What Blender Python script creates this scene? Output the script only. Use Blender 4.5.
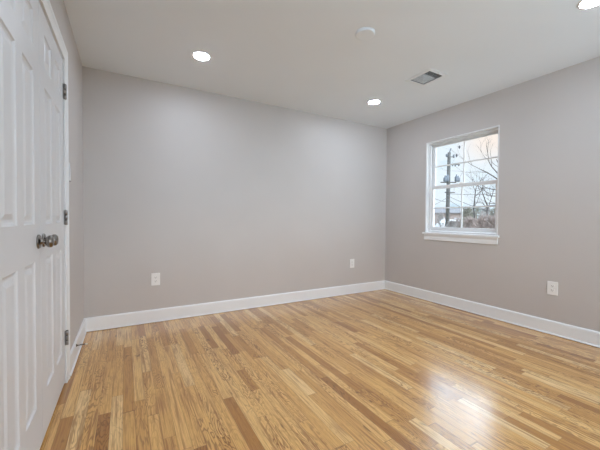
import bpy, bmesh, math, random
from mathutils import Vector, Matrix

for o in list(bpy.data.objects):
    bpy.data.objects.remove(o)
scene = bpy.context.scene
COL = scene.collection
PI = math.pi

# ------------------------------------------------------------------ camera
W, D, H, FRONT = 3.795, 3.445, 2.44, -0.95          # room: x 0..W, y FRONT..D, z 0..H
CAM = Vector((0.3394, 0.0, 1.0618))
YAW, PITCH, ROLL, FPX = 0.51521, -0.019432, 0.0068077, 307.78
fwd = Vector((math.sin(YAW) * math.cos(PITCH), math.cos(YAW) * math.cos(PITCH), math.sin(PITCH)))
rgt0 = Vector((math.cos(YAW), -math.sin(YAW), 0))
up0 = rgt0.cross(fwd)
rgt = rgt0 * math.cos(ROLL) + up0 * math.sin(ROLL)
upv = up0 * math.cos(ROLL) - rgt0 * math.sin(ROLL)
cd = bpy.data.cameras.new('camera')
cam = bpy.data.objects.new('camera', cd)
COL.objects.link(cam)
m3 = Matrix((rgt, upv, -fwd)).transposed()
cam.matrix_world = Matrix.Translation(CAM) @ m3.to_4x4()
cd.sensor_fit = 'HORIZONTAL'
cd.sensor_width = 36.0
cd.lens = FPX / 600 * 36
cd.clip_start = 0.02
cd.clip_end = 500
scene.camera = cam

# ------------------------------------------------------------------ colour management, light levels
vs = scene.view_settings
scene.display_settings.display_device = 'sRGB'
vs.view_transform = 'Standard'
vs.look = 'None'
vs.exposure = 0.06
vs.gamma = 1.0
vs.use_curve_mapping = False
LAMP_STRENGTH = 150.0
SKY_LOW, SKY_HIGH, SKY_FILL_SIDE = 1.04, 10.5, 6.1
scene.cycles.diffuse_bounces = 10
scene.cycles.max_bounces = 14
scene.cycles.transparent_max_bounces = 16


# ------------------------------------------------------------------ node helpers
class NT:
    def __init__(self, tree):
        self.t = tree
        self.n = tree.nodes
        self.l = tree.links

    def new(self, kind, **kw):
        n = self.n.new(kind)
        for k, v in kw.items():
            setattr(n, k, v)
        return n

    def put(self, sock, v):
        if hasattr(v, 'is_output'):
            self.l.new(v, sock)
        else:
            sock.default_value = v

    def math(self, op, a, b=0.0, c=0.0, clamp=False):
        n = self.new('ShaderNodeMath', operation=op, use_clamp=clamp)
        self.put(n.inputs[0], a)
        self.put(n.inputs[1], b)
        self.put(n.inputs[2], c)
        return n.outputs[0]

    def xyz(self, x, y, z):
        n = self.new('ShaderNodeCombineXYZ')
        for i, v in enumerate((x, y, z)):
            self.put(n.inputs[i], v)
        return n.outputs[0]

    def noise(self, vec, scale=1.0, detail=2.0, rough=0.5, dims='3D', distortion=0.0):
        n = self.new('ShaderNodeTexNoise', noise_dimensions=dims)
        self.put(n.inputs['Vector'], vec)
        n.inputs['Scale'].default_value = scale
        n.inputs['Detail'].default_value = detail
        n.inputs['Roughness'].default_value = rough
        n.inputs['Distortion'].default_value = distortion
        return n.outputs[0]

    def ramp(self, fac, stops, interp='LINEAR'):
        n = self.new('ShaderNodeValToRGB')
        cr = n.color_ramp
        cr.interpolation = interp
        while len(cr.elements) > 1:
            cr.elements.remove(cr.elements[-1])
        cr.elements[0].position = stops[0][0]
        cr.elements[0].color = (*stops[0][1], 1)
        for p, c in stops[1:]:
            e = cr.elements.new(p)
            e.color = (*c, 1)
        self.put(n.inputs[0], fac)
        return n.outputs[0]

    def mix(self, fac, a, b, blend='MIX'):
        n = self.new('ShaderNodeMix', data_type='RGBA', blend_type=blend)
        self.put(n.inputs[0], fac)
        self.put(n.inputs[6], a if hasattr(a, 'is_output') else (*a, 1))
        self.put(n.inputs[7], b if hasattr(b, 'is_output') else (*b, 1))
        return n.outputs[2]

    def maprange(self, v, a, b, c, d, smooth=False):
        n = self.new('ShaderNodeMapRange')
        if smooth:
            n.interpolation_type = 'SMOOTHSTEP'
        for i, x in enumerate((v, a, b, c, d)):
            self.put(n.inputs[i], x)
        return n.outputs[0]


def srgb(r, g, b):
    f = lambda c: c / 12.92 if c <= 0.04045 else ((c + 0.055) / 1.055) ** 2.4
    return tuple(f(x / 255) for x in (r, g, b))


def base_mat(name):
    m = bpy.data.materials.new(name)
    m.use_nodes = True
    nt = NT(m.node_tree)
    bs = nt.n['Principled BSDF']
    return m, nt, bs


def paint(name, col, rough=0.5, var=0.03, scale=3.0, bump=0.0, bscale=250.0, metal=0.0, spec=0.5, coat=0.0):
    """painted / plastic / metal surface with slight mottling and optional fine bump"""
    m, nt, bs = base_mat(name)
    pos = nt.new('ShaderNodeNewGeometry').outputs['Position']
    n = nt.noise(pos, scale, 3.0)
    k = nt.maprange(n, 0.3, 0.7, 1 - var, 1 + var)
    c = nt.mix(1.0, col, nt.xyz(k, k, k), 'MULTIPLY')
    nt.l.new(c, bs.inputs['Base Color'])
    bs.inputs['Roughness'].default_value = rough
    bs.inputs['Metallic'].default_value = metal
    bs.inputs['Specular IOR Level'].default_value = spec
    bs.inputs['Coat Weight'].default_value = coat
    if bump:
        b = nt.new('ShaderNodeBump')
        b.inputs['Strength'].default_value = bump
        b.inputs['Distance'].default_value = 0.002
        nt.l.new(nt.noise(pos, bscale, 2.0), b.inputs['Height'])
        nt.l.new(b.outputs[0], bs.inputs['Normal'])
    return m


# ------------------------------------------------------------------ sky
world = bpy.data.worlds.new('sky')
scene.world = world
world.use_nodes = True
wt = NT(world.node_tree)
bg = wt.n['Background']
tc = wt.new('ShaderNodeTexCoord').outputs['Generated']
sep = wt.new('ShaderNodeSeparateXYZ')
wt.l.new(tc, sep.inputs[0])
sx, sy, sz = sep.outputs
stretch = wt.xyz(wt.math('MULTIPLY', sx, 1.0), wt.math('MULTIPLY', sy, 1.0), wt.math('MULTIPLY', sz, 2.6))
cl = wt.noise(stretch, 4.2, 5.0, 0.55, distortion=0.4)
cloud = wt.maprange(cl, 0.40, 0.58, 0.0, 1.0, True)
# the warm side of the sky lies towards +x / low y, the blue towards +y
az = wt.math('DIVIDE', sy, wt.math('MAXIMUM', sx, 0.05))
warm = wt.math('MULTIPLY', wt.maprange(az, 0.56, 0.70, 1.0, 0.0, True), wt.maprange(sz, 0.12, 0.22, 0.0, 1.0, True))
skyc = wt.mix(cloud, (0.64, 0.83, 0.97), (0.86, 0.96, 1.055))
skyc = wt.mix(wt.math('MULTIPLY', warm, 0.85), skyc, (1.02, 0.87, 0.77))
# bright sky patch added above the window view for the floor reflection
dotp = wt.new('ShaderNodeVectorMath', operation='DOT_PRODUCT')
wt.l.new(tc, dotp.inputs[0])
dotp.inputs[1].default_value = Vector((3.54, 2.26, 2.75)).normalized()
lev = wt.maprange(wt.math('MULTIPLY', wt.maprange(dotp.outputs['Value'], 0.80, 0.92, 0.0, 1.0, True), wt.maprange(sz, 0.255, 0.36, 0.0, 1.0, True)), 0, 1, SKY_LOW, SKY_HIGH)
# -y half of the sky brightened to the horizon, added fill for the room
lev = wt.math('MAXIMUM', lev, wt.maprange(sy, 0.0, -0.55, SKY_LOW, SKY_FILL_SIDE, True))
high = wt.maprange(sz, 0.30, 0.42, 0.0, 1.0, True)
skyc = wt.mix(wt.math('MULTIPLY', high, 0.8), skyc, (0.70, 0.90, 1.12))
wt.l.new(skyc, bg.inputs['Color'])
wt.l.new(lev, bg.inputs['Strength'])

# ------------------------------------------------------------------ materials
MAT = {}
MAT['wall'] = paint('greige_wall_paint', (0.565, 0.537, 0.52), 0.48, 0.015, 2.0, 0.06, 180)
MAT['ceiling'] = paint('ceiling_paint', (0.805, 0.855, 0.895), 0.8, 0.012, 1.5, 0.05, 160)
MAT['trim'] = paint('white_trim_paint', (0.84, 0.865, 0.885), 0.35, 0.01, 4.0)
MAT['door'] = paint('white_door_paint', (0.705, 0.722, 0.745), 0.38, 0.012, 6.0, 0.03, 90)
MAT['vinyl'] = paint('white_window_vinyl', (0.78, 0.79, 0.80), 0.35, 0.01, 6.0)
MAT['plastic'] = paint('white_plastic', (0.86, 0.86, 0.85), 0.35, 0.01, 20.0)
MAT['slot'] = paint('dark_slot', (0.03, 0.03, 0.03), 0.6, 0.02)
MAT['nickel'] = paint('brushed_nickel', (0.25, 0.235, 0.22), 0.22, 0.10, 60.0, metal=1.0)
MAT['hinge'] = paint('hinge_metal', (0.34, 0.335, 0.33), 0.38, 0.06, 60.0, metal=1.0)
MAT['rubber'] = paint('cream_rubber_tip', (0.80, 0.74, 0.62), 0.6, 0.02)
MAT['vent'] = paint('vent_enamel', (0.80, 0.84, 0.87), 0.4, 0.015, 20.0)
MAT['duct'] = paint('dark_duct', (0.04, 0.04, 0.042), 0.7, 0.1)
MAT['closet'] = paint('closet_wall', (0.3, 0.29, 0.28), 0.8, 0.02)
MAT['pole'] = paint('weathered_pole_wood', (0.075, 0.075, 0.072), 0.85, 0.25, 3.0)
MAT['iron'] = paint('grey_equipment', (0.085, 0.105, 0.13), 0.5, 0.08, 5.0)
MAT['wire'] = paint('dark_wire', (0.08, 0.085, 0.09), 0.6, 0.05)
MAT['bark'] = paint('grey_bark', (0.055, 0.05, 0.05), 0.9, 0.25, 8.0)
MAT['brush_red'] = paint('reddish_twigs', (0.29, 0.235, 0.215), 0.9, 0.3, 2.5)
MAT['brush_green'] = paint('olive_twigs', (0.21, 0.205, 0.17), 0.9, 0.3, 2.5)
MAT['brush_grey'] = paint('grey_brown_twigs', (0.30, 0.28, 0.27), 0.9, 0.3, 2.5)
MAT['roof'] = paint('dark_shingle', (0.12, 0.115, 0.12), 0.9, 0.2, 4.0)
MAT['brick'] = paint('dull_brick', (0.23, 0.19, 0.18), 0.9, 0.12, 6.0)
MAT['siding'] = paint('pale_siding', (0.4,0.41,0.44), 0.7, 0.05, 2.0)
MAT['carpaint'] = paint('pale_car_paint', (0.68, 0.70, 0.75), 0.25, 0.02, 3.0, coat=0.6)
MAT['carglass'] = paint('dark_car_glass', (0.05, 0.06, 0.08), 0.1, 0.02)
MAT['tyre'] = paint('tyre_rubber', (0.03, 0.03, 0.03), 0.8, 0.05)
MAT['ground'] = paint('dry_grass', (0.27, 0.25, 0.18), 0.95, 0.3, 0.6)
MAT['bird'] = paint('dark_feathers', (0.05, 0.05, 0.06), 0.8, 0.1)


def make_lens():
    m, nt, bs = base_mat('lamp_lens')
    bs.inputs['Base Color'].default_value = (0.9, 0.9, 0.88, 1)
    bs.inputs['Emission Color'].default_value = (0.85, 0.96, 1.13, 1)
    bs.inputs['Emission Strength'].default_value = LAMP_STRENGTH
    return m


def make_glass():
    m = bpy.data.materials.new('window_glass')
    m.use_nodes = True
    nt = NT(m.node_tree)
    for n in list(nt.n):
        if n.type != 'OUTPUT_MATERIAL':
            nt.n.remove(n)
    out = [n for n in nt.n if n.type == 'OUTPUT_MATERIAL'][0]
    tr = nt.new('ShaderNodeBsdfTransparent')
    tr.inputs[0].default_value = (0.97, 0.98, 0.98, 1)
    gl = nt.new('ShaderNodeBsdfGlossy')
    gl.inputs['Roughness'].default_value = 0.02
    fr = nt.new('ShaderNodeFresnel')
    fr.inputs[0].default_value = 1.45
    mx = nt.new('ShaderNodeMixShader')
    nt.l.new(nt.math('MULTIPLY', fr.outputs[0], 0.6), mx.inputs[0])
    nt.l.new(tr.outputs[0], mx.inputs[1])
    nt.l.new(gl.outputs[0], mx.inputs[2])
    nt.l.new(mx.outputs[0], out.inputs[0])
    return m


def make_floor():
    m, nt, bs = base_mat('oak_strip_floor')
    BW, BL = 0.057, 0.62
    pos = nt.new('ShaderNodeNewGeometry').outputs['Position']
    s = nt.new('ShaderNodeSeparateXYZ')
    nt.l.new(pos, s.inputs[0])
    X, Y = s.outputs[0], s.outputs[1]
    u = nt.math('DIVIDE', nt.math('ADD', X, 0.02), BW)
    row = nt.math('FLOOR', u)
    fu = nt.math('FRACT', u)
    wn = nt.new('ShaderNodeTexWhiteNoise', noise_dimensions='1D')
    nt.put(wn.inputs['W'], row)
    rr = wn.outputs['Value']
    v = nt.math('ADD', nt.math('DIVIDE', Y, nt.math('MULTIPLY_ADD', rr, 0.5, BL * 0.75)), nt.math('MULTIPLY', rr, 37.0))
    wob = nt.noise(nt.xyz(v, nt.math('MULTIPLY', row, 7.3), 0.0), 0.8, 0.0)
    v = nt.math('ADD', v, nt.math('MULTIPLY', wob, 1.5))
    bi = nt.math('FLOOR', v)
    fv = nt.math('FRACT', v)
    w2 = nt.new('ShaderNodeTexWhiteNoise', noise_dimensions='2D')
    nt.put(w2.inputs['Vector'], nt.xyz(row, bi, 0.0))
    rnd = w2.outputs['Value']
    sc = nt.new('ShaderNodeSeparateColor')
    nt.l.new(w2.outputs['Color'], sc.inputs[0])
    r1, r2, r3 = sc.outputs
    tone = nt.ramp(rnd, [(0.0, srgb(166, 112, 54)), (0.12, srgb(194, 141, 72)), (0.35, srgb(221, 171, 100)),
                         (0.65, srgb(229, 179, 108)), (0.86, srgb(235, 190, 122)), (1.0, srgb(245, 209, 149))])
    # cathedral figure: contour bands of a stretched noise, different on every board
    gv = nt.xyz(nt.math('MULTIPLY_ADD', X, 15.0, nt.math('MULTIPLY', r1, 50)),
                nt.math('MULTIPLY_ADD', Y, 2.6, nt.math('MULTIPLY', r2, 50)),
                nt.math('MULTIPLY', rnd, 40))
    gn = nt.noise(gv, 1.0, 3.0, 0.5, distortion=0.35)
    bands = nt.math('SINE', nt.math('MULTIPLY', gn, nt.math('MULTIPLY_ADD', r3, 55.0, 60.0)))
    bands = nt.maprange(bands, 0.0, 1.0, 0.0, 1.0, True)
    # the figure comes and goes along the board
    patch = nt.maprange(nt.noise(nt.xyz(nt.math('MULTIPLY', X, 9.0), nt.math('MULTIPLY', Y, 1.7), r2), 1.0, 1.0), 0.40, 0.62, 0.25, 1.0, True)
    figure = nt.math('MULTIPLY', nt.math('MULTIPLY', bands, patch), nt.maprange(r3, 0.10, 0.70, 0.15, 0.85))
    # fine straight pores
    pv = nt.xyz(nt.math('MULTIPLY_ADD', X, 380.0, nt.math('MULTIPLY', r2, 90)),
                nt.math('MULTIPLY_ADD', Y, 6.0, nt.math('MULTIPLY', r1, 90)), nt.math('MULTIPLY', rnd, 70))
    pores = nt.noise(pv, 1.0, 3.0, 0.65)
    pores = nt.maprange(pores, 0.42, 0.68, 0.0, 0.55, True)
    # broad darker streaks within a board
    sv = nt.xyz(nt.math('MULTIPLY_ADD', X, 70.0, nt.math('MULTIPLY', r3, 90)),
                nt.math('MULTIPLY_ADD', Y, 2.6, nt.math('MULTIPLY', r1, 90)), nt.math('MULTIPLY', r2, 70))
    streak = nt.maprange(nt.noise(sv, 1.0, 3.0, 0.55), 0.48, 0.70, 0.0, 0.70, True)
    # small knots / mineral marks
    kv = nt.xyz(nt.math('MULTIPLY', X, 26.0), nt.math('MULTIPLY', Y, 8.0), nt.math('MULTIPLY', rnd, 9.0))
    knot = nt.maprange(nt.noise(kv, 1.0, 1.0), 0.71, 0.80, 0.0, 0.6, True)
    c = nt.mix(figure, tone, srgb(122, 78, 38))
    c = nt.mix(pores, c, srgb(156, 108, 56))
    c = nt.mix(streak, c, srgb(150, 98, 48))
    c = nt.mix(knot, c, srgb(92, 60, 32))
    # seams between boards
    e1 = nt.math('MINIMUM', fu, nt.math('SUBTRACT', 1.0, fu))
    e2 = nt.math('MINIMUM', fv, nt.math('SUBTRACT', 1.0, fv))
    seam = nt.math('MAXIMUM', nt.maprange(e1, 0.006, 0.024, 1.0, 0.0, True), nt.maprange(e2, 0.0008, 0.003, 1.0, 0.0, True))
    c = nt.mix(nt.math('MULTIPLY', seam, 0.5), c, srgb(96, 62, 34))
    nt.l.new(c, bs.inputs['Base Color'])
    bs.inputs['Roughness'].default_value = 0.32
    bs.inputs['Coat Weight'].default_value = 1.0
    bs.inputs['Coat IOR'].default_value = 1.42
    bs.inputs['Specular IOR Level'].default_value = 0.25
    cr = nt.math('MULTIPLY_ADD', pores, 0.10, 0.16)
    nt.l.new(cr, bs.inputs['Coat Roughness'])
    h = nt.math('ADD', nt.math('MULTIPLY', seam, -0.6), nt.math('ADD', nt.math('MULTIPLY', pores, -0.25), nt.math('MULTIPLY', figure, -0.25)))
    h = nt.math('ADD', h, nt.math('MULTIPLY', r2, 0.12))
    b = nt.new('ShaderNodeBump')
    b.inputs['Strength'].default_value = 0.25
    b.inputs['Distance'].default_value = 0.001
    nt.l.new(h, b.inputs['Height'])
    nt.l.new(b.outputs[0], bs.inputs['Normal'])
    nt.l.new(b.outputs[0], bs.inputs['Coat Normal'])
    return m


MAT['lens'] = make_lens()
MAT['glass'] = make_glass()
MAT['floor'] = make_floor()


# ------------------------------------------------------------------ mesh helpers
class MB:
    def __init__(self):
        self.bm = bmesh.new()

    def box(self, x0, x1, y0, y1, z0, z1):
        vs_ = [self.bm.verts.new((x, y, z)) for x in (x0, x1) for y in (y0, y1) for z in (z0, z1)]
        for f in ((0, 1, 3, 2), (4, 6, 7, 5), (0, 4, 5, 1), (2, 3, 7, 6), (0, 2, 6, 4), (1, 5, 7, 3)):
            self.bm.faces.new([vs_[i] for i in f])
        return self

    def tube(self, pts, radii, n=8, cap=True):
        pts = [Vector(p) for p in pts]
        if not hasattr(radii, '__len__'):
            radii = [radii] * len(pts)
        rings = []
        for i, p in enumerate(pts):
            d = (pts[min(i + 1, len(pts) - 1)] - pts[max(i - 1, 0)]).normalized()
            a = d.cross(Vector((0, 0, 1)))
            if a.length < 1e-3:
                a = d.cross(Vector((1, 0, 0)))
            a.normalize()
            b = d.cross(a)
            rings.append([self.bm.verts.new(p + (a * math.cos(2 * PI * k / n) + b * math.sin(2 * PI * k / n)) * radii[i]) for k in range(n)])
        for r0, r1 in zip(rings, rings[1:]):
            for k in range(n):
                f = self.bm.faces.new((r0[k], r0[(k + 1) % n], r1[(k + 1) % n], r1[k]))
                f.smooth = True
        if cap:
            self.bm.faces.new(list(reversed(rings[0])))
            self.bm.faces.new(rings[-1])
        return self

    def lathe(self, prof, origin, axis, n=32):
        """prof: (distance along axis, radius) pairs"""
        ax = Vector(axis).normalized()
        a = ax.cross(Vector((0, 0, 1)))
        if a.length < 1e-3:
            a = ax.cross(Vector((1, 0, 0)))
        a.normalize()
        b = ax.cross(a)
        o = Vector(origin)
        rings = []
        for t, r in prof:
            if r < 1e-6:
                rings.append([self.bm.verts.new(o + ax * t)])
            else:
                rings.append([self.bm.verts.new(o + ax * t + (a * math.cos(2 * PI * k / n) + b * math.sin(2 * PI * k / n)) * r) for k in range(n)])
        for r0, r1 in zip(rings, rings[1:]):
            for k in range(n):
                if len(r0) == 1 and len(r1) == 1:
                    continue
                if len(r0) == 1:
                    f = self.bm.faces.new((r0[0], r1[k], r1[(k + 1) % n]))
                elif len(r1) == 1:
                    f = self.bm.faces.new((r0[k], r1[0], r0[(k + 1) % n]))
                else:
                    f = self.bm.faces.new((r0[k], r1[k], r1[(k + 1) % n], r0[(k + 1) % n]))
                f.smooth = True
        return self

    def sweep(self, prof, p0, p1, out):
        """extrude profile [(offset along 'out', height)] straight from p0 to p1, with end caps"""
        p0, p1, out = Vector(p0), Vector(p1), Vector(out)
        z = Vector((0, 0, 1))
        a = [self.bm.verts.new(p0 + out * s + z * h) for s, h in prof]
        b = [self.bm.verts.new(p1 + out * s + z * h) for s, h in prof]
        n = len(prof)
        for i in range(n):
            self.bm.faces.new((a[i], a[(i + 1) % n], b[(i + 1) % n], b[i]))
        self.bm.faces.new(list(reversed(a)))
        self.bm.faces.new(b)
        return self

    def build(self, name, mat, parent=None, bevel=0.0, seg=2):
        bmesh.ops.recalc_face_normals(self.bm, faces=self.bm.faces)
        me = bpy.data.meshes.new(name)
        self.bm.to_mesh(me)
        self.bm.free()
        me.materials.append(MAT[mat] if isinstance(mat, str) else mat)
        o = bpy.data.objects.new(name, me)
        COL.objects.link(o)
        if parent is not None:
            o.parent = parent
        if bevel:
            b = o.modifiers.new('edge', 'BEVEL')
            b.width = bevel
            b.segments = seg
            b.limit_method = 'ANGLE'
            b.angle_limit = math.radians(40)
        return o


def empty(name, loc=(0, 0, 0), rot=(0, 0, 0)):
    o = bpy.data.objects.new(name, None)
    COL.objects.link(o)
    o.location = loc
    o.rotation_euler = rot
    o.empty_display_size = 0.05
    return o


def tag(o, label=None, cat=None, group=None, kind=None):
    if label:
        o['label'] = label
    if cat:
        o['category'] = cat
    if group:
        o['group'] = group
    if kind:
        o['kind'] = kind
    return o


def struct(o, label=None, cat=None):
    return tag(o, label, cat, kind='structure')


def copy_tree(o, parent=None):
    c = o.copy()
    COL.objects.link(c)
    c.parent = parent
    for ch in list(o.children):
        copy_tree(ch, c)
    return c


# ------------------------------------------------------------------ room shell
T = 0.14
struct(MB().box(-0.75, W + T, FRONT - T, D + T, -0.12, 0.0).build('floor', 'floor'), 'honey oak strip floor with a glossy finish', 'floor')

# ceiling with the opening of the air duct
VX0, VX1, VY0, VY1 = 2.783, 2.979, 1.912, 2.136
c_ = MB()
c_.box(-T, VX0, FRONT - T, D + T, H, H + 0.15)
c_.box(VX1, W + T, FRONT - T, D + T, H, H + 0.15)
c_.box(VX0, VX1, FRONT - T, VY0, H, H + 0.15)
c_.box(VX0, VX1, VY1, D + T, H, H + 0.15)
struct(c_.build('ceiling', 'ceiling'), 'flat pale grey ceiling', 'ceiling')

struct(MB().box(-T, W + T, D, D + T, 0, H).build('wall_back', 'wall'), 'plain greige wall facing the viewer', 'wall')
QX0, QX1, QZ0, QZ1 = 0.75, 3.55, 0.55, 2.15                             # unseen window added behind the viewer to brighten the room
w_ = MB()
w_.box(-T, QX0, FRONT - T, FRONT, 0, H)
w_.box(QX1, W + T, FRONT - T, FRONT, 0, H)
w_.box(QX0, QX1, FRONT - T, FRONT, 0, QZ0)
w_.box(QX0, QX1, FRONT - T, FRONT, QZ1, H)
struct(w_.build('wall_front', 'wall'), 'greige wall behind the viewer', 'wall')
added_win = struct(empty('added_window', (0, FRONT, 0)), 'unseen white window added behind the viewer to brighten the room', 'window')
w_ = MB()
for a, b in ((QX0, QX0 + 0.05), ((QX0 + QX1) / 2 - 0.03, (QX0 + QX1) / 2 + 0.03), (QX1 - 0.05, QX1)):
    w_.box(a, b, -0.11, -0.05, QZ0, QZ1)
for a, b in ((QX0 + 0.05, (QX0 + QX1) / 2 - 0.03), ((QX0 + QX1) / 2 + 0.03, QX1 - 0.05)):
    w_.box(a, b, -0.11, -0.05, QZ0, QZ0 + 0.05)
    w_.box(a, b, -0.11, -0.05, QZ1 - 0.05, QZ1)
w_.build('window_frame', 'vinyl', added_win)
MB().box(QX0 - 0.02, QX1 + 0.02, 0.0005, 0.03, QZ0 - 0.02, QZ0).build('window_stool', 'trim', added_win, 0.003)
for a, b in ((QX0 + 0.05, (QX0 + QX1) / 2 - 0.03), ((QX0 + QX1) / 2 + 0.03, QX1 - 0.05)):
    MB().box(a, b, -0.082, -0.078, QZ0 + 0.05, QZ1 - 0.05).build('pane', 'glass', added_win)
WY0, WY1, WZ0, WZ1 = 1.818, 2.735, 0.897, 2.075                       # window opening
w_ = MB()
w_.box(W, W + T, FRONT, WY0, 0, H)
w_.box(W, W + T, WY1, D, 0, H)
w_.box(W, W + T, WY0, WY1, 0, WZ0)
w_.box(W, W + T, WY0, WY1, WZ1, H)
struct(w_.build('wall_right', 'wall'), 'greige wall with the window in it', 'wall')
DY0, DY1, DZ1 = 1.196, 2.440, 2.062                                   # closet door opening
w_ = MB()
w_.box(-T, 0, FRONT, DY0, 0, H)
w_.box(-T, 0, DY1, D, 0, H)
w_.box(-T, 0, DY0, DY1, DZ1, H)
struct(w_.build('wall_left', 'wall'), 'greige wall with the white closet doors in it', 'wall')
c_ = MB()
c_.box(-0.75, -0.71, 0.95, 2.7, 0, 2.3)
c_.box(-0.71, -T, 0.95, 1.0, 0, 2.3)
c_.box(-0.71, -T, 2.65, 2.7, 0, 2.3)
c_.box(-0.71, -T, 1.0, 2.65, 2.2, 2.3)
struct(c_.build('wall_closet', 'closet'), 'inside of the closet behind its doors', 'wall')

# baseboards: board, rounded top edge, small shoe at the floor
BB = [(0.0, 0.004), (0.021, 0.004), (0.021, 0.010), (0.018, 0.015), (0.014, 0.017), (0.014, 0.118), (0.011, 0.127), (0.006, 0.132), (0.0, 0.132)]
CASE = 0.076
struct(MB().sweep(BB, (0, D, 0), (W, D, 0), (0, -1, 0)).build('baseboard_back', 'trim'), 'white baseboard along the back wall', 'baseboard')
struct(MB().sweep(BB, (W, FRONT, 0), (W, D, 0), (-1, 0, 0)).build('baseboard_right', 'trim'), 'white baseboard along the window wall', 'baseboard')
b_ = MB()
b_.sweep(BB, (0, DY1 + CASE, 0), (0, D, 0), (1, 0, 0))
b_.sweep(BB, (0, FRONT, 0), (0, DY0 - CASE, 0), (1, 0, 0))
struct(b_.build('baseboard_left', 'trim'), 'white baseboard beside the closet doors', 'baseboard')
struct(MB().sweep(BB, (0, FRONT, 0), (W, FRONT, 0), (0, 1, 0)).build('baseboard_front', 'trim'), 'white baseboard behind the viewer', 'baseboard')

# ------------------------------------------------------------------ closet door casing and jamb
t_ = MB()


def casing_leg(b, y0, y1, z0, z1):
    b.box(0, 0.013, y0, y1, z0, z1)


cas = empty('trim_1')
struct(cas, 'white casing around the closet doors', 'trim')
# casing profile: thin at the opening, thicker at the outer edge
prof = [(0.0, 0.0), (0.0, 0.009), (0.012, 0.011), (0.016, 0.008), (0.046, 0.012), (0.056, 0.016), (CASE, 0.016), (CASE, 0.0)]


def casing(name, pts):
    """mitred run of the profile; pts = list of (y, z, outward_y, outward_z) corner frames"""
    b = MB()
    rings = [[b.bm.verts.new((t, y + oy * s, z + oz * s)) for s, t in prof] for y, z, oy, oz in pts]
    n = len(prof)
    for r0, r1 in zip(rings, rings[1:]):
        for i in range(n):
            b.bm.faces.new((r0[i], r0[(i + 1) % n], r1[(i + 1) % n], r1[i]))
    b.bm.faces.new(rings[0])
    b.bm.faces.new(list(reversed(rings[-1])))
    return b.build(name, 'trim', cas)


R = 0.006
casing('casing', [(DY1 - R, 0.0, 1, 0), (DY1 - R, DZ1 - R, 1, 1), (DY0 + R, DZ1 - R, -1, 1), (DY0 + R, 0.0, -1, 0)])
j_ = MB()
j_.box(-0.10, -0.001, DY1 - R, DY1, 0, DZ1)
j_.box(-0.10, -0.001, DY0, DY0 + R, 0, DZ1)
j_.box(-0.10, -0.001, DY0 + R, DY1 - R, DZ1 - R, DZ1)
j_.build('jamb', 'trim', cas)


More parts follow.
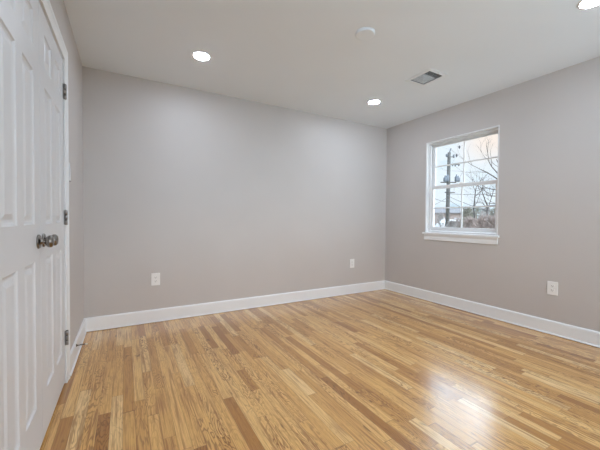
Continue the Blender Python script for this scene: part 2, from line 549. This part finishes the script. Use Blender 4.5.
# ------------------------------------------------------------------ six-panel closet doors
def door_leaf(name, y0, width, hinge_side, knob_y, label):
    """leaf in the plane x = 0 facing +x; y0 is its low-y edge; hinge_side +1 when hinged at its high-y edge"""
    root = struct(empty(name, (0, y0, 0)), label, 'door')
    zb, zt, th = 0.018, 2.05, 0.035
    b = MB()
    ys = [0, 0.100, 0.262, width - 0.262, width - 0.100, width]
    zs = [zb, 0.225, 0.868, 1.030, 1.690, 1.790, 1.945, zt]
    bm = b.bm
    cache = {}

    def V(x, y, z):
        k = (round(x, 5), round(y, 5), round(z, 5))
        if k not in cache:
            cache[k] = bm.verts.new((x, y, z))
        return cache[k]

    xf = -0.001
    for i in range(5):
        for j in range(7):
            a0, a1, c0, c1 = ys[i], ys[i + 1], zs[j], zs[j + 1]
            if i in (1, 3) and j in (1, 3, 5):
                rings = []
                for inset, dep in ((0, 0), (0.004, -0.005), (0.012, -0.0085), (0.022, -0.0085), (0.042, -0.002)):
                    rings.append([V(xf + dep, a0 + inset, c0 + inset), V(xf + dep, a1 - inset, c0 + inset),
                                  V(xf + dep, a1 - inset, c1 - inset), V(xf + dep, a0 + inset, c1 - inset)])
                for r0, r1 in zip(rings, rings[1:]):
                    for k in range(4):
                        bm.faces.new((r0[k], r0[(k + 1) % 4], r1[(k + 1) % 4], r1[k]))
                bm.faces.new(rings[-1])
            else:
                bm.faces.new((V(xf, a0, c0), V(xf, a1, c0), V(xf, a1, c1), V(xf, a0, c1)))
    # edges and back
    xb = xf - th
    for i in range(5):
        bm.faces.new((V(xf, ys[i], zb), V(xb, ys[i], zb), V(xb, ys[i + 1], zb), V(xf, ys[i + 1], zb)))
        bm.faces.new((V(xf, ys[i], zt), V(xf, ys[i + 1], zt), V(xb, ys[i + 1], zt), V(xb, ys[i], zt)))
    for j in range(7):
        bm.faces.new((V(xf, 0, zs[j]), V(xf, 0, zs[j + 1]), V(xb, 0, zs[j + 1]), V(xb, 0, zs[j])))
        bm.faces.new((V(xf, width, zs[j]), V(xb, width, zs[j]), V(xb, width, zs[j + 1]), V(xf, width, zs[j + 1])))
    bm.faces.new([V(xb, y, zb) for y in ys] + [V(xb, width, z) for z in zs[1:]] + [V(xb, y, zt) for y in reversed(ys[:-1])] + [V(xb, 0, z) for z in reversed(zs[1:-1])])
    b.build('door_panel', 'door', root)
    # knob: rosette, shank, rounded knob
    ky = knob_y - y0
    kz = 0.953
    kn = MB().lathe([(0.026, 0.0), (0.026, 0.013), (0.030, 0.021), (0.037, 0.0268), (0.045, 0.0275), (0.051, 0.0245), (0.055, 0.018), (0.0565, 0.009), (0.057, 0.0)],
                    (xf, ky, kz), (1, 0, 0), 40).build('knob', 'nickel', root)
    kn['label'] = 'round brushed nickel knob'
    MB().lathe([(0.0, 0.0), (0.0, 0.032), (0.004, 0.032), (0.007, 0.029), (0.008, 0.017), (0.012, 0.0125), (0.020, 0.0095), (0.027, 0.012), (0.028, 0.0)],
               (xf, ky, kz), (1, 0, 0), 40).build('rosette', 'nickel', kn)
    # three hinges
    hy = width + 0.0015 if hinge_side > 0 else -0.0015
    for hz in (0.294, 1.062, 1.853):
        h_ = MB()
        for k in range(3):
            z0 = hz - 0.046 + k * 0.0315
            h_.lathe([(0, 0), (0, 0.0088), (0.028, 0.0088), (0.028, 0)], (0.0095, hy, z0), (0, 0, 1), 14)
        h_.box(-0.0005, 0.0030, hy - 0.012, hy + 0.004, hz - 0.045, hz + 0.045)
        hg = h_.build('hinge', 'hinge', root)
        MB().tube([(0.0095, hy, hz - 0.047), (0.0095, hy, hz + 0.047)], 0.0060, 10).build('hinge_pin', 'slot', hg)
    return root


MEET = 1.816
LEFT0 = DY0 + R + 0.0035
door_leaf('door_1', MEET + 0.002, DY1 - R - 0.0035 - MEET - 0.002, +1, 1.866, 'white six-panel closet door hinged beside the back wall')
door_leaf('door_2', LEFT0, MEET - 0.002 - LEFT0, -1, 1.766, 'white six-panel closet door nearest the viewer')

# thin hook hanging at the outer edge of the casing
hk = empty('hook', (0.0, DY1 + CASE + 0.012, 1.30))
tag(hk, 'thin white hook hanging beside the closet door casing', 'hook')
MB().tube([(0.006, 0, 0.125), (0.016, 0, 0.118), (0.0185, 0, 0.08), (0.0185, 0, 0.03), (0.019, 0.0, 0.008), (0.020, 0, 0.004)], 0.0042, 8).build('shank', 'trim', hk)
MB().lathe([(0, 0), (0.001, 0.005), (0.004, 0.0065), (0.008, 0.005), (0.009, 0)], (0.020, 0, -0.003), (0, 0, 1), 14).build('tip', 'hinge', hk)
MB().box(0, 0.006, -0.006, 0.006, 0.110, 0.135).build('mount', 'trim', hk, 0.001)

# door stop on the left baseboard
ds = empty('door_stop', (0.014, 2.80, 0.108))
tag(ds, 'spring door stop with pale tip on the baseboard beside the closet', 'door stop')
MB().lathe([(0, 0), (0, 0.011), (0.004, 0.010), (0.008, 0.005), (0.010, 0)], (0, 0, 0), (1, 0, 0), 20).build('base', 'nickel', ds)
pts = []
for i in range(0, 16 * 13 + 1):
    a = 2 * PI * i / 16
    pts.append((0.008 + 0.050 * i / (16 * 13), 0.0042 * math.cos(a), 0.0042 * math.sin(a)))
MB().tube(pts, 0.0013, 6).build('spring', 'nickel', ds)
MB().lathe([(0.056, 0), (0.056, 0.0065), (0.066, 0.0068), (0.071, 0.005), (0.072, 0)], (0, 0, 0), (1, 0, 0), 18).build('rubber_tip', 'rubber', ds)['label'] = 'cream rubber tip'

# ------------------------------------------------------------------ window
win = struct(empty('window_1', (W, 0, 0)), 'white double-hung window with divided panes', 'window')
JT = 0.014
f_ = MB()
f_.box(-0.002, T, WY1 - JT, WY1, WZ0, WZ1)
f_.box(-0.002, T, WY0, WY0 + JT, WZ0, WZ1)
f_.box(-0.002, T, WY0 + JT, WY1 - JT, WZ1 - JT, WZ1)
f_.build('window_jamb', 'vinyl', win, 0.0015)
f_ = MB()                                                             # vinyl master frame with sash tracks
for a, b in ((0.050, 0.066), (0.090, 0.098), (0.122, 0.134)):
    f_.box(a, b, WY1 - JT - 0.026, WY1 - JT, WZ0 + 0.02, WZ1 - JT)
    f_.box(a, b, WY0 + JT, WY0 + JT + 0.026, WZ0 + 0.02, WZ1 - JT)
    f_.box(a, b, WY0 + JT + 0.026, WY1 - JT - 0.026, WZ1 - JT - 0.022, WZ1 - JT)
f_.build('window_frame', 'vinyl', win, 0.001)


def sash(name, xa, xb, z0, z1, bottom, top, label):
    y0, y1 = WY0 + JT + 0.008, WY1 - JT - 0.008
    st = 0.066 - JT
    o_ = MB()
    o_.box(xa, xb, y0, y0 + st - 0.008, z0, z1)
    o_.box(xa, xb, y1 - st + 0.008, y1, z0, z1)
    gy0, gy1 = y0 + st - 0.008, y1 - st + 0.008
    o_.box(xa, xb, gy0, gy1, z0, z0 + bottom)
    o_.box(xa, xb, gy0, gy1, z1 - top, z1)
    s = o_.build(name, 'vinyl', win, 0.002)
    gz0, gz1 = z0 + bottom, z1 - top
    xm = (xa + xb) / 2
    g_ = MB()
    ym, zm = (gy0 + gy1) / 2, (gz0 + gz1) / 2
    mw = 0.0075
    g_.box(xm - 0.007, xm + 0.007, ym - mw, ym + mw, gz0, gz1)
    g_.box(xm - 0.007, xm + 0.007, gy0, ym - mw, zm - mw, zm + mw)
    g_.box(xm - 0.007, xm + 0.007, ym + mw, gy1, zm - mw, zm + mw)
    g_.build('muntins', 'vinyl', s, 0.0015)
    for (a0, a1) in ((gy0, ym - mw), (ym + mw, gy1)):
        for (c0, c1) in ((gz0, zm - mw), (zm + mw, gz1)):
            MB().box(xm - 0.002, xm + 0.002, a0, a1, c0, c1).build('pane', 'glass', s)
    return s


sash('lower_sash', 0.066, 0.090, WZ0 + 0.024, 1.505, 0.048, 0.040, 'lower sash')
sash('upper_sash', 0.098, 0.122, 1.468, WZ1 - JT - 0.008, 0.036, 0.036, 'upper sash')
MB().box(0.046, 0.134, WY0 + JT, WY1 - JT, WZ0, WZ0 + 0.022).build('window_sill', 'vinyl', win, 0.002)
lk = MB().box(0.060, 0.084, 2.262, 2.302, 1.505, 1.514)
lk.lathe([(0, 0), (0, 0.009), (0.007, 0.008), (0.008, 0)], (0.070, 2.282, 1.514), (0, 0, 1), 16)
lk.box(0.048, 0.072, 2.278, 2.290, 1.515, 1.520)
lk.build('sash_lock', 'plastic', win, 0.001)
s_ = MB()                                                             # interior stool and apron
s_.box(-0.030, 0.046, WY0 + JT, WY1 - JT, WZ0 - 0.020, WZ0 + 0.002)
s_.box(-0.030, -0.0005, WY0 - 0.022, WY0 + JT, WZ0 - 0.020, WZ0 + 0.002)
s_.box(-0.030, -0.0005, WY1 - JT, WY1 + 0.022, WZ0 - 0.020, WZ0 + 0.002)
s_.build('window_stool', 'trim', win, 0.003)
a_ = MB().sweep([(0.0005, 0.0), (0.010, 0.0), (0.012, 0.004), (0.012, 0.050), (0.016, 0.062), (0.018, 0.075), (0.0005, 0.075)],
                (0, WY0 - 0.006, WZ0 - 0.096), (0, WY1 + 0.006, WZ0 - 0.096), (-1, 0, 0))
a_.build('window_apron', 'trim', win)


# ------------------------------------------------------------------ outlets
def make_outlet():
    """duplex outlet facing -y in its own space, centred on its wall point"""
    root = empty('wall_outlet')
    MB().box(-0.041, 0.041, -0.0055, 0, -0.0625, 0.0625).build('cover_plate', 'plastic', root, 0.003, 3)
    for s in (1, -1):
        r_ = MB()
        n = 28
        ring = []
        for k in range(n):
            a = 2 * PI * k / n
            x, z = 0.0175 * math.cos(a), 0.0175 * math.sin(a)
            z = max(-0.0135, min(0.0135, z))
            ring.append((x, z + s * 0.0195))
        f0 = [r_.bm.verts.new((x, -0.0045, z)) for x, z in ring]
        f1 = [r_.bm.verts.new((x, -0.0080, z)) for x, z in ring]
        for k in range(n):
            r_.bm.faces.new((f0[k], f0[(k + 1) % n], f1[(k + 1) % n], f1[k]))
        r_.bm.faces.new(f1)
        rc = r_.build('receptacle', 'plastic', root)
        sl = MB()
        zc = s * 0.0195
        sl.box(-0.0080, -0.0055, -0.0084, -0.0078, zc - 0.0015, zc + 0.0075)
        sl.box(0.0055, 0.0080, -0.0084, -0.0078, zc - 0.0005, zc + 0.0075)
        sl.lathe([(0, 0), (0, 0.0028), (0.0006, 0.0028), (0.0006, 0)], (0, -0.0078, zc - 0.0065), (0, -1, 0), 14)
        sl.build('slots', 'slot', rc)
    MB().lathe([(0, 0), (0, 0.0032), (0.0012, 0.0026), (0.0016, 0)], (0, -0.0055, 0), (0, -1, 0), 14).build('screw', 'vent', root)
    return root


o1 = make_outlet()
o1.location = (0.602, D, 0.438)
tag(o1, 'white duplex outlet on the back wall, the one nearer the closet doors', 'outlet')
o2 = copy_tree(o1)
o2.location = (3.146, D, 0.433)
tag(o2, 'white duplex outlet on the back wall, near the corner by the window', 'outlet')
o3 = copy_tree(o1)
o3.location = (W, 1.322, 0.434)
o3.rotation_euler = (0, 0, -PI / 2)
tag(o3, 'white duplex outlet low on the wall that holds the window', 'outlet')


# ------------------------------------------------------------------ ceiling: lamps, cover plate, air vent
def make_light():
    root = empty('recessed_light')
    MB().lathe([(0.0, 0.062), (-0.0042, 0.0625), (-0.005, 0.066), (-0.005, 0.070), (-0.0035, 0.075), (0.0, 0.077), (0.0, 0.062)], (0, 0, 0), (0, 0, 1), 48).build('trim_ring', 'plastic', root)
    MB().lathe([(-0.0005, 0.0615), (-0.0055, 0.0605), (-0.0075, 0.055), (-0.0085, 0.035), (-0.009, 0.0)], (0, 0, 0), (0, 0, 1), 48).build('lens', 'lens', root)['label'] = 'glowing white lens'
    return root


l1 = make_light()
l1.location = (0.904, 2.715, H)
tag(l1, 'glowing round recessed ceiling light nearest the closet doors', 'ceiling light')
l2 = copy_tree(l1)
l2.location = (2.880, 2.741, H)
tag(l2, 'glowing round recessed ceiling light between air vent and far corner', 'ceiling light')
l3 = copy_tree(l1)
l3.location = (2.890, 0.800, H)
tag(l3, 'glowing round recessed light cut off by the top right edge of the photo', 'ceiling light')
l4 = copy_tree(l1)  # unseen fourth lamp, completes the grid and is added for even brightness
l4.location = (0.904, 0.800, H)
tag(l4, 'unseen recessed ceiling light above the viewer, added for even brightness', 'ceiling light')

cv = empty('ceiling_cover', (1.884, 1.770, H))
tag(cv, 'round flat white cover plate on the ceiling, not lit', 'cover plate')
MB().lathe([(0, 0.058), (-0.008, 0.058), (-0.009, 0.068), (-0.011, 0.0705), (-0.015, 0.069), (-0.017, 0.062), (-0.0175, 0.056), (-0.0165, 0.0)], (0, 0, 0), (0, 0, 1), 48).build('disc', 'ceiling', cv)
MB().lathe([(0.0, 0.0585), (0.0, 0.072), (-0.004, 0.0715), (-0.0045, 0.0585)], (0, 0, 0), (0, 0, 1), 48).build('rim', 'ceiling', cv)

av = empty('air_vent', (2.881, 2.021, H))
tag(av, 'square white metal air vent with slanted louvers in the ceiling', 'vent')
HX0, HX1, HY0, HY1 = VX0 - 2.881, VX1 - 2.881, VY0 - 2.021, VY1 - 2.021
f_ = MB()
FX0, FX1, FY0, FY1 = -0.134, 0.134, -0.148, 0.146
f_.box(FX0, HX0, FY0, FY1, -0.006, -0.0004)
f_.box(HX1, FX1, FY0, FY1, -0.006, -0.0004)
f_.box(HX0, HX1, FY0, HY0, -0.006, -0.0004)
f_.box(HX0, HX1, HY1, FY1, -0.006, -0.0004)
f_.build('frame', 'vent', av, 0.002)
d_ = MB()
d_.box(HX0, HX0 + 0.003, HY0, HY1, 0.0, 0.145)
d_.box(HX1 - 0.003, HX1, HY0, HY1, 0.0, 0.145)
d_.box(HX0 + 0.003, HX1 - 0.003, HY0, HY0 + 0.003, 0.0, 0.145)
d_.box(HX0 + 0.003, HX1 - 0.003, HY1 - 0.003, HY1, 0.0, 0.145)
d_.box(HX0 + 0.003, HX1 - 0.003, HY0 + 0.003, HY1 - 0.003, 0.140, 0.145)
d_.build('duct', 'duct', av)
lv = MB()
ny = 15
for k in range(ny):
    yc = HY0 + 0.010 + (HY1 - HY0 - 0.020) * k / (ny - 1)
    opening = k < 5
    a = math.radians(40 if opening else -38)
    L = 0.0085 if opening else 0.0025
    dy, dz = math.cos(a) * L, math.sin(a) * L
    ty, tz = -math.sin(a) * 0.0006, math.cos(a) * 0.0006
    q = [(yc - dy, -dz), (yc + dy, dz)]
    vsx = []
    for x in (HX0 + 0.003, HX1 - 0.003):
        vsx.append([lv.bm.verts.new((x, y + s * ty, z + 0.004 + s * tz)) for (y, z), s in ((q[0], 1), (q[0], -1), (q[1], -1), (q[1], 1))])
    for i in range(4):
        lv.bm.faces.new((vsx[0][i], vsx[0][(i + 1) % 4], vsx[1][(i + 1) % 4], vsx[1][i]))
    lv.bm.faces.new(vsx[0])
    lv.bm.faces.new(list(reversed(vsx[1])))
lv.build('louvers', 'vent', av)
MB().box(-0.006, 0.006, FY0 + 0.012, FY0 + 0.018, -0.020, -0.006).build('damper_lever', 'vent', av, 0.001)


# ------------------------------------------------------------------ outside the window
def at(px, py, dist):
    """world point seen at a pixel of the photograph, at a given distance along the viewing axis"""
    return CAM + (fwd + rgt * ((px - 300) / FPX) - upv * ((py - 225) / FPX)) * dist


GZ = -1.3
struct(MB().box(W + T + 0.05, 140, -60, 130, GZ - 0.3, GZ).build('ground', 'ground'), 'dry grassy ground outside the window', 'ground')

# utility pole
top = at(449.2, 152.5, 28)
P0 = Vector((top.x - 0.05, top.y + 0.05, 0))
up_ = empty('utility_pole', (P0.x, P0.y, GZ))
tag(up_, 'grey wooden utility pole seen through the panes, nearest the window frame', 'utility pole')
hp = top.z - GZ
MB().tube([(0, 0, 0), (0.02, -0.02, hp * 0.5), (0.05, -0.05, hp)], [0.19, 0.165, 0.135], 14).build('shaft', 'pole', up_)
ux, uy = rgt.x, rgt.y                                                 # arms run across the view
uv = Vector((ux, uy, 0)).normalized()
S = 28 / FPX                                                          # metres per pixel at the pole


def arm(z, a, b, r=0.05):
    MB().tube([tuple(uv * a + Vector((0.03, -0.2, z))), tuple(uv * b + Vector((0.03, -0.2, z)))], r, 6).build('crossarm', 'pole', up_)


def insulator(a, z, h=0.24, r=0.09):
    MB().lathe([(0, 0), (0, r * 0.5), (h * 0.2, r), (h * 0.35, r * 0.6), (h * 0.5, r), (h * 0.7, r * 0.6), (h * 0.85, r * 0.9), (h, 0.0)],
               tuple(uv * a + Vector((0.03, -0.2, z))), (0, 0, 1), 12).build('insulator', 'iron', up_)


arm(hp - 4.6 * S, -3.8 * S, 3.2 * S, 0.04)
insulator(-3.9 * S, hp - 4.6 * S, 0.26, 0.10)
insulator(3.2 * S, hp - 5.6 * S, 0.32, 0.10)
MB().tube([(0.05, -0.05, hp - 0.05), tuple(uv * 0.10 + Vector((0.05, -0.05, hp + 0.2))), tuple(uv * 0.16 + Vector((0.05, -0.05, hp + 0.36)))], [0.05, 0.05, 0.07], 8).build('top_pin', 'iron', up_)
arm(hp - 12.3 * S, -0.8 * S, 9.5 * S, 0.04)
for a in (2.0, 5.0, 8.3):
    insulator(a * S, hp - 13.8 * S, 0.20, 0.07)
arm(hp - 30.0 * S, -9.5 * S, 6.0 * S, 0.05)
for a, hh in ((-7.4, 0.36), (-5.2, 0.50), (3.8, 0.46), (5.6, 0.34)):
    MB().lathe([(0, 0), (0, 0.13), (0.05, 0.15), (hh - 0.06, 0.15), (hh, 0.12), (hh + 0.05, 0.06), (hh + 0.18, 0.05), (hh + 0.2, 0)],
               tuple(uv * (a * S) + Vector((0.02, -0.45, hp - 29.5 * S))), (0, 0, 1), 14).build('transformer', 'iron', up_)
arm(hp - 40.0 * S, -5.0 * S, 5.0 * S, 0.05)


# wires
def wire(p, q, sag, r, label):
    pts = []
    for i in range(13):
        t = i / 12
        v = p.lerp(q, t)
        v.z -= sag * 4 * t * (1 - t)
        pts.append(tuple(v))
    o = MB().tube(pts, r, 6).build('power_line', 'wire')
    tag(o, label, 'power line', 'wires on the utility pole')
    return o


wire(at(446.6, 193.5, 27.7), at(540, 186, 27), 0.35, 0.022, 'upper level wire crossing the lower panes')
wire(at(446.6, 207.5, 27.6), at(540, 199, 26), 0.20, 0.075, 'thick dark cable crossing behind the horizontal bar of the lower panes')
wire(at(447.0, 199.0, 27.6), at(490, 221, 22), 0.10, 0.02, 'thin wire sloping down from the pole towards the shrubs')
wire(at(447.2, 195.5, 27.6), at(500, 213, 20), 0.15, 0.02, 'thin wire sloping down above the lower sloping one')
wire(at(446.2, 202.0, 27.6), at(415, 190, 24), 0.10, 0.02, 'thin wire rising from the pole to the window frame side')
wire(at(446.2, 198.0, 27.6), at(415, 208, 24), 0.25, 0.02, 'thin wire dropping from the pole to the window frame side')


# birds
def bird(px, py, label):
    b = empty('bird', at(px, py, 30), (0, 0, 0.6))
    tag(b, label, 'bird')
    MB().lathe([(-0.22, 0.0), (-0.16, 0.05), (0, 0.09), (0.13, 0.06), (0.18, 0.05), (0.23, 0.0)], (0, 0, 0), (0.5, 0, 0.85), 10).build('body', 'bird', b)
    w_ = MB()
    for s in (1, -1):
        a = [w_.bm.verts.new(v) for v in ((-0.06, 0.05 * s, 0.03), (0.08, 0.05 * s, 0.06), (0.03, 0.26 * s, 0.14), (-0.05, 0.20 * s, 0.10))]
        b2 = [w_.bm.verts.new((v.co.x, v.co.y, v.co.z + 0.02)) for v in a]
        w_.bm.faces.new(a)
        w_.bm.faces.new(b2)
        for k in range(4):
            w_.bm.faces.new((a[k], a[(k + 1) % 4], b2[(k + 1) % 4], b2[k]))
    w_.build('wings', 'bird', b)


bird(459.4, 147.2, 'small dark bird in the sky, the higher one')
bird(456.6, 155.6, 'small dark bird in the sky, the lower one')


# bare trees
def grow(mb, p, d, length, r, depth, rng, droop=0.0, spread=0.6):
    pts, rad = [tuple(p)], [r]
    n = 4
    cur = Vector(p)
    dd = Vector(d).normalized()
    for i in range(n):
        dd = (dd + Vector((rng.uniform(-1, 1), rng.uniform(-1, 1), rng.uniform(-1, 1))) * 0.17 + Vector((0, 0, 0.05 - droop))).normalized()
        cur = cur + dd * (length / n)
        pts.append(tuple(cur))
        rad.append(r * (1 - 0.45 * (i + 1) / n))
    mb.tube(pts, rad, 5 if depth < 3 else 6, cap=False)
    if depth <= 0:
        return
    for k in range(rng.choice((2, 3, 3))):
        i = rng.choice((2, 3, 4, 4))
        q = Vector(pts[i])
        nd = (dd + Vector((rng.uniform(-1, 1), rng.uniform(-1, 1), rng.uniform(-0.5, 0.9))) * spread).normalized()
        grow(mb, q, nd, length * rng.uniform(0.55, 0.8), rad[i] * rng.uniform(0.55, 0.75), depth - 1, rng, droop, spread)


def bare_tree(base, limbs, trunk_r, label, seed):
    rng = random.Random(seed)
    b = empty('bare_tree', base)
    tag(b, label, 'tree')
    b0 = Vector(base)
    tk, br = MB(), MB()
    topz = max((Vector(l[0]) - b0).z for l in limbs)
    tp = [(0, 0, 0)]
    for i in range(1, 6):
        tp.append((rng.uniform(-0.05, 0.05), rng.uniform(-0.05, 0.05), topz * i / 5))
    tk.tube(tp, [trunk_r * (1 - 0.1 * i) for i in range(6)], 10)
    tk.build('trunk', 'bark', b)
    for p, q, r, depth in limbs:
        p, q = Vector(p) - b0, Vector(q) - b0
        start = Vector((0, 0, max(0.3, p.z - 0.2)))
        br.tube([tuple(start), tuple(p)], [r * 1.15, r], 6, cap=False)
        grow(br, p, q - p, (q - p).length, r, depth, rng, 0.03, 0.75)
    br.build('branches', 'bark', b)


dT = 15.0
bx = at(512, 215, dT)
base = (bx.x, bx.y, GZ)
A = lambda px, py, d=dT: tuple(at(px, py, d))
bare_tree(base, [
    (A(505, 184), A(478, 171), 0.034, 3),
    (A(505, 180), A(487, 162), 0.030, 3),
    (A(505, 178), A(494, 160), 0.024, 3),
    (A(505, 192), A(486, 189), 0.030, 3),
    (A(505, 203), A(486, 202), 0.025, 3),
    (A(505, 200), A(490, 192, 14.2), 0.030, 4),
], 0.16, 'bare winter tree beyond the panes, its trunk hidden behind the wall', 5)
bx = at(473.5, 212, 17)
bare_tree((bx.x, bx.y, GZ), [
    (A(474.0, 206, 17), A(477.5, 188, 17), 0.036, 3),
    (A(474.0, 207, 17), A(483, 197, 17), 0.018, 2),
], 0.06, 'slim bare tree forked in the middle of the lower panes', 9)
bx = at(487, 212, 16)
bare_tree((bx.x, bx.y, GZ), [
    (A(488, 208, 16), A(484, 191, 16), 0.036, 3),
    (A(488, 209, 16), A(495, 195, 16), 0.024, 3),
    (A(488, 209, 16), A(480, 203, 16), 0.020, 3),
], 0.07, 'small crooked bare tree between the slim tree and the hidden one', 21)


# shrubs: dense sprays of twigs
def shrub(px0, px1, ptop, dist, mat, label, seed):
    rng = random.Random(seed)
    c = at((px0 + px1) / 2, 228, dist)
    w = (px1 - px0) * dist / FPX / 2
    h = at((px0 + px1) / 2, ptop, dist).z - GZ
    b = empty('shrub', (c.x, c.y, GZ))
    tag(b, label, 'shrub', 'shrubs outside the window')
    st, tw = MB(), MB()
    for k in range(6):
        a = rng.uniform(0, 2 * PI)
        st.tube([(0, 0, 0), (w * 0.3 * math.cos(a), w * 0.3 * math.sin(a), h * 0.5), (w * 0.6 * math.cos(a), w * 0.6 * math.sin(a), h * 0.8)], [0.03, 0.02, 0.008], 5)
    for k in range(1100):
        a = rng.uniform(0, 2 * PI)
        rr = math.sqrt(rng.random())
        zz = rng.random() ** 0.8
        lim = math.sqrt(max(0.05, 1 - (zz * 0.96) ** 3))
        p = Vector((w * 1.1 * rr * lim * math.cos(a), w * 1.1 * rr * lim * math.sin(a), h * zz))
        d = Vector((math.cos(a) * rr + rng.uniform(-0.6, 0.6), math.sin(a) * rr + rng.uniform(-0.6, 0.6), rng.uniform(0.1, 1.2))).normalized()
        q = p + d * rng.uniform(0.12, 0.32)
        tw.tube([tuple(p), tuple(q)], [0.016, 0.006], 3, cap=False)
    st.build('stems', 'bark', b)
    tw.build('twigs', mat, b)


shrub(462, 473, 209, 19.0, 'brush_green', 'olive shrub against the middle upright bar of the lower panes', 1)
shrub(471, 482, 208, 30.0, 'brush_green', 'olive shrub behind the slim forked tree', 2)
shrub(480, 491, 209, 24.8, 'brush_grey', 'grey-brown shrub under the small crooked tree', 3)
shrub(489, 502, 210, 19.5, 'brush_green', 'olive shrub at the wall side of the panes', 4)
shrub(464, 476, 220, 15.5, 'brush_red', 'low reddish shrub in front of the olive shrubs, first from the upright bar', 5)
shrub(475, 488, 219, 12.5, 'brush_red', 'low reddish shrub in front, second from the upright bar', 6)
shrub(486, 501, 219, 10.8, 'brush_red', 'low reddish shrub in front, third from the upright bar', 7)
shrub(436, 444, 214, 34.0, 'brush_grey', 'grey-brown shrub beyond the pole at the window frame', 8)
shrub(447, 457, 222, 22.0, 'brush_grey', 'grey-brown shrub in front of the pale car', 9)
shrub(455, 465, 219, 23.0, 'brush_red', 'reddish shrub between the car and the upright bar', 10)

# low house with a dark roof, across the street
hc = at(452, 214, 52)
hs = empty('house', (hc.x, hc.y, GZ), (0, 0, -YAW))
tag(hs, 'low brick house with dark roof beyond the utility pole', 'house')
hh = at(452, 213.5, 52).z - GZ
rh = at(452, 207.8, 52).z - GZ
MB().box(-3.2, 4.2, 0, 6, 0, hh).build('house_wall', 'brick', hs)
r_ = MB()
r_.sweep([(-0.5, 0), (6.5, 0), (6.5, 0.12), (3.0, rh - hh), (-0.5, 0.12)], (-3.6, 0, hh), (4.6, 0, hh), (0, 1, 0))
r_.build('roof', 'roof', hs)
for x in (-2.2, 0.4, 2.4):
    MB().box(x, x + 1.0, -0.06, 0.0, hh * 0.45, hh * 0.8).build('window', 'siding', hs)

# pale car parked in front of it
cc = at(451.5, 221.5, 40)
car = empty('car', (cc.x, cc.y, GZ), (0, 0, -YAW))
tag(car, 'pale grey parked car in front of the low house', 'car')
zc = at(451.5, 219.5, 40).z - GZ
b_ = MB()
LB = [(-2.1, 0.35), (2.1, 0.35), (2.15, 0.75), (1.3, 0.92), (0.75, 1.38), (-0.9, 1.42), (-1.7, 0.98), (-2.15, 0.9)]
k = max(1.0, zc / 1.42)
f0 = [b_.bm.verts.new((x, -0.85, z * k)) for x, z in LB]
f1 = [b_.bm.verts.new((x, 0.85, z * k)) for x, z in LB]
for i in range(8):
    b_.bm.faces.new((f0[i], f0[(i + 1) % 8], f1[(i + 1) % 8], f1[i]))
b_.bm.faces.new(f0)
b_.bm.faces.new(list(reversed(f1)))
b_.build('car_body', 'carpaint', car, 0.06)
g_ = MB()
for s in (-1, 1):
    q = [(1.0, 0.98), (0.62, 1.30), (-0.82, 1.33), (-1.35, 1.0)]
    v0 = [g_.bm.verts.new((x, s * 0.84, z * k)) for x, z in q]
    v1 = [g_.bm.verts.new((x, s * 0.86, z * k)) for x, z in q]
    for i in range(4):
        g_.bm.faces.new((v0[i], v0[(i + 1) % 4], v1[(i + 1) % 4], v1[i]))
    g_.bm.faces.new(v0)
    g_.bm.faces.new(v1)
g_.build('side_windows', 'carglass', car)
for x in (-1.3, 1.3):
    for s in (-1, 1):
        MB().lathe([(0, 0), (0, 0.33), (0.2, 0.33), (0.2, 0)], (x, s * 0.78 - 0.1, 0.33), (0, 1, 0), 20).build('wheel', 'tyre', car)
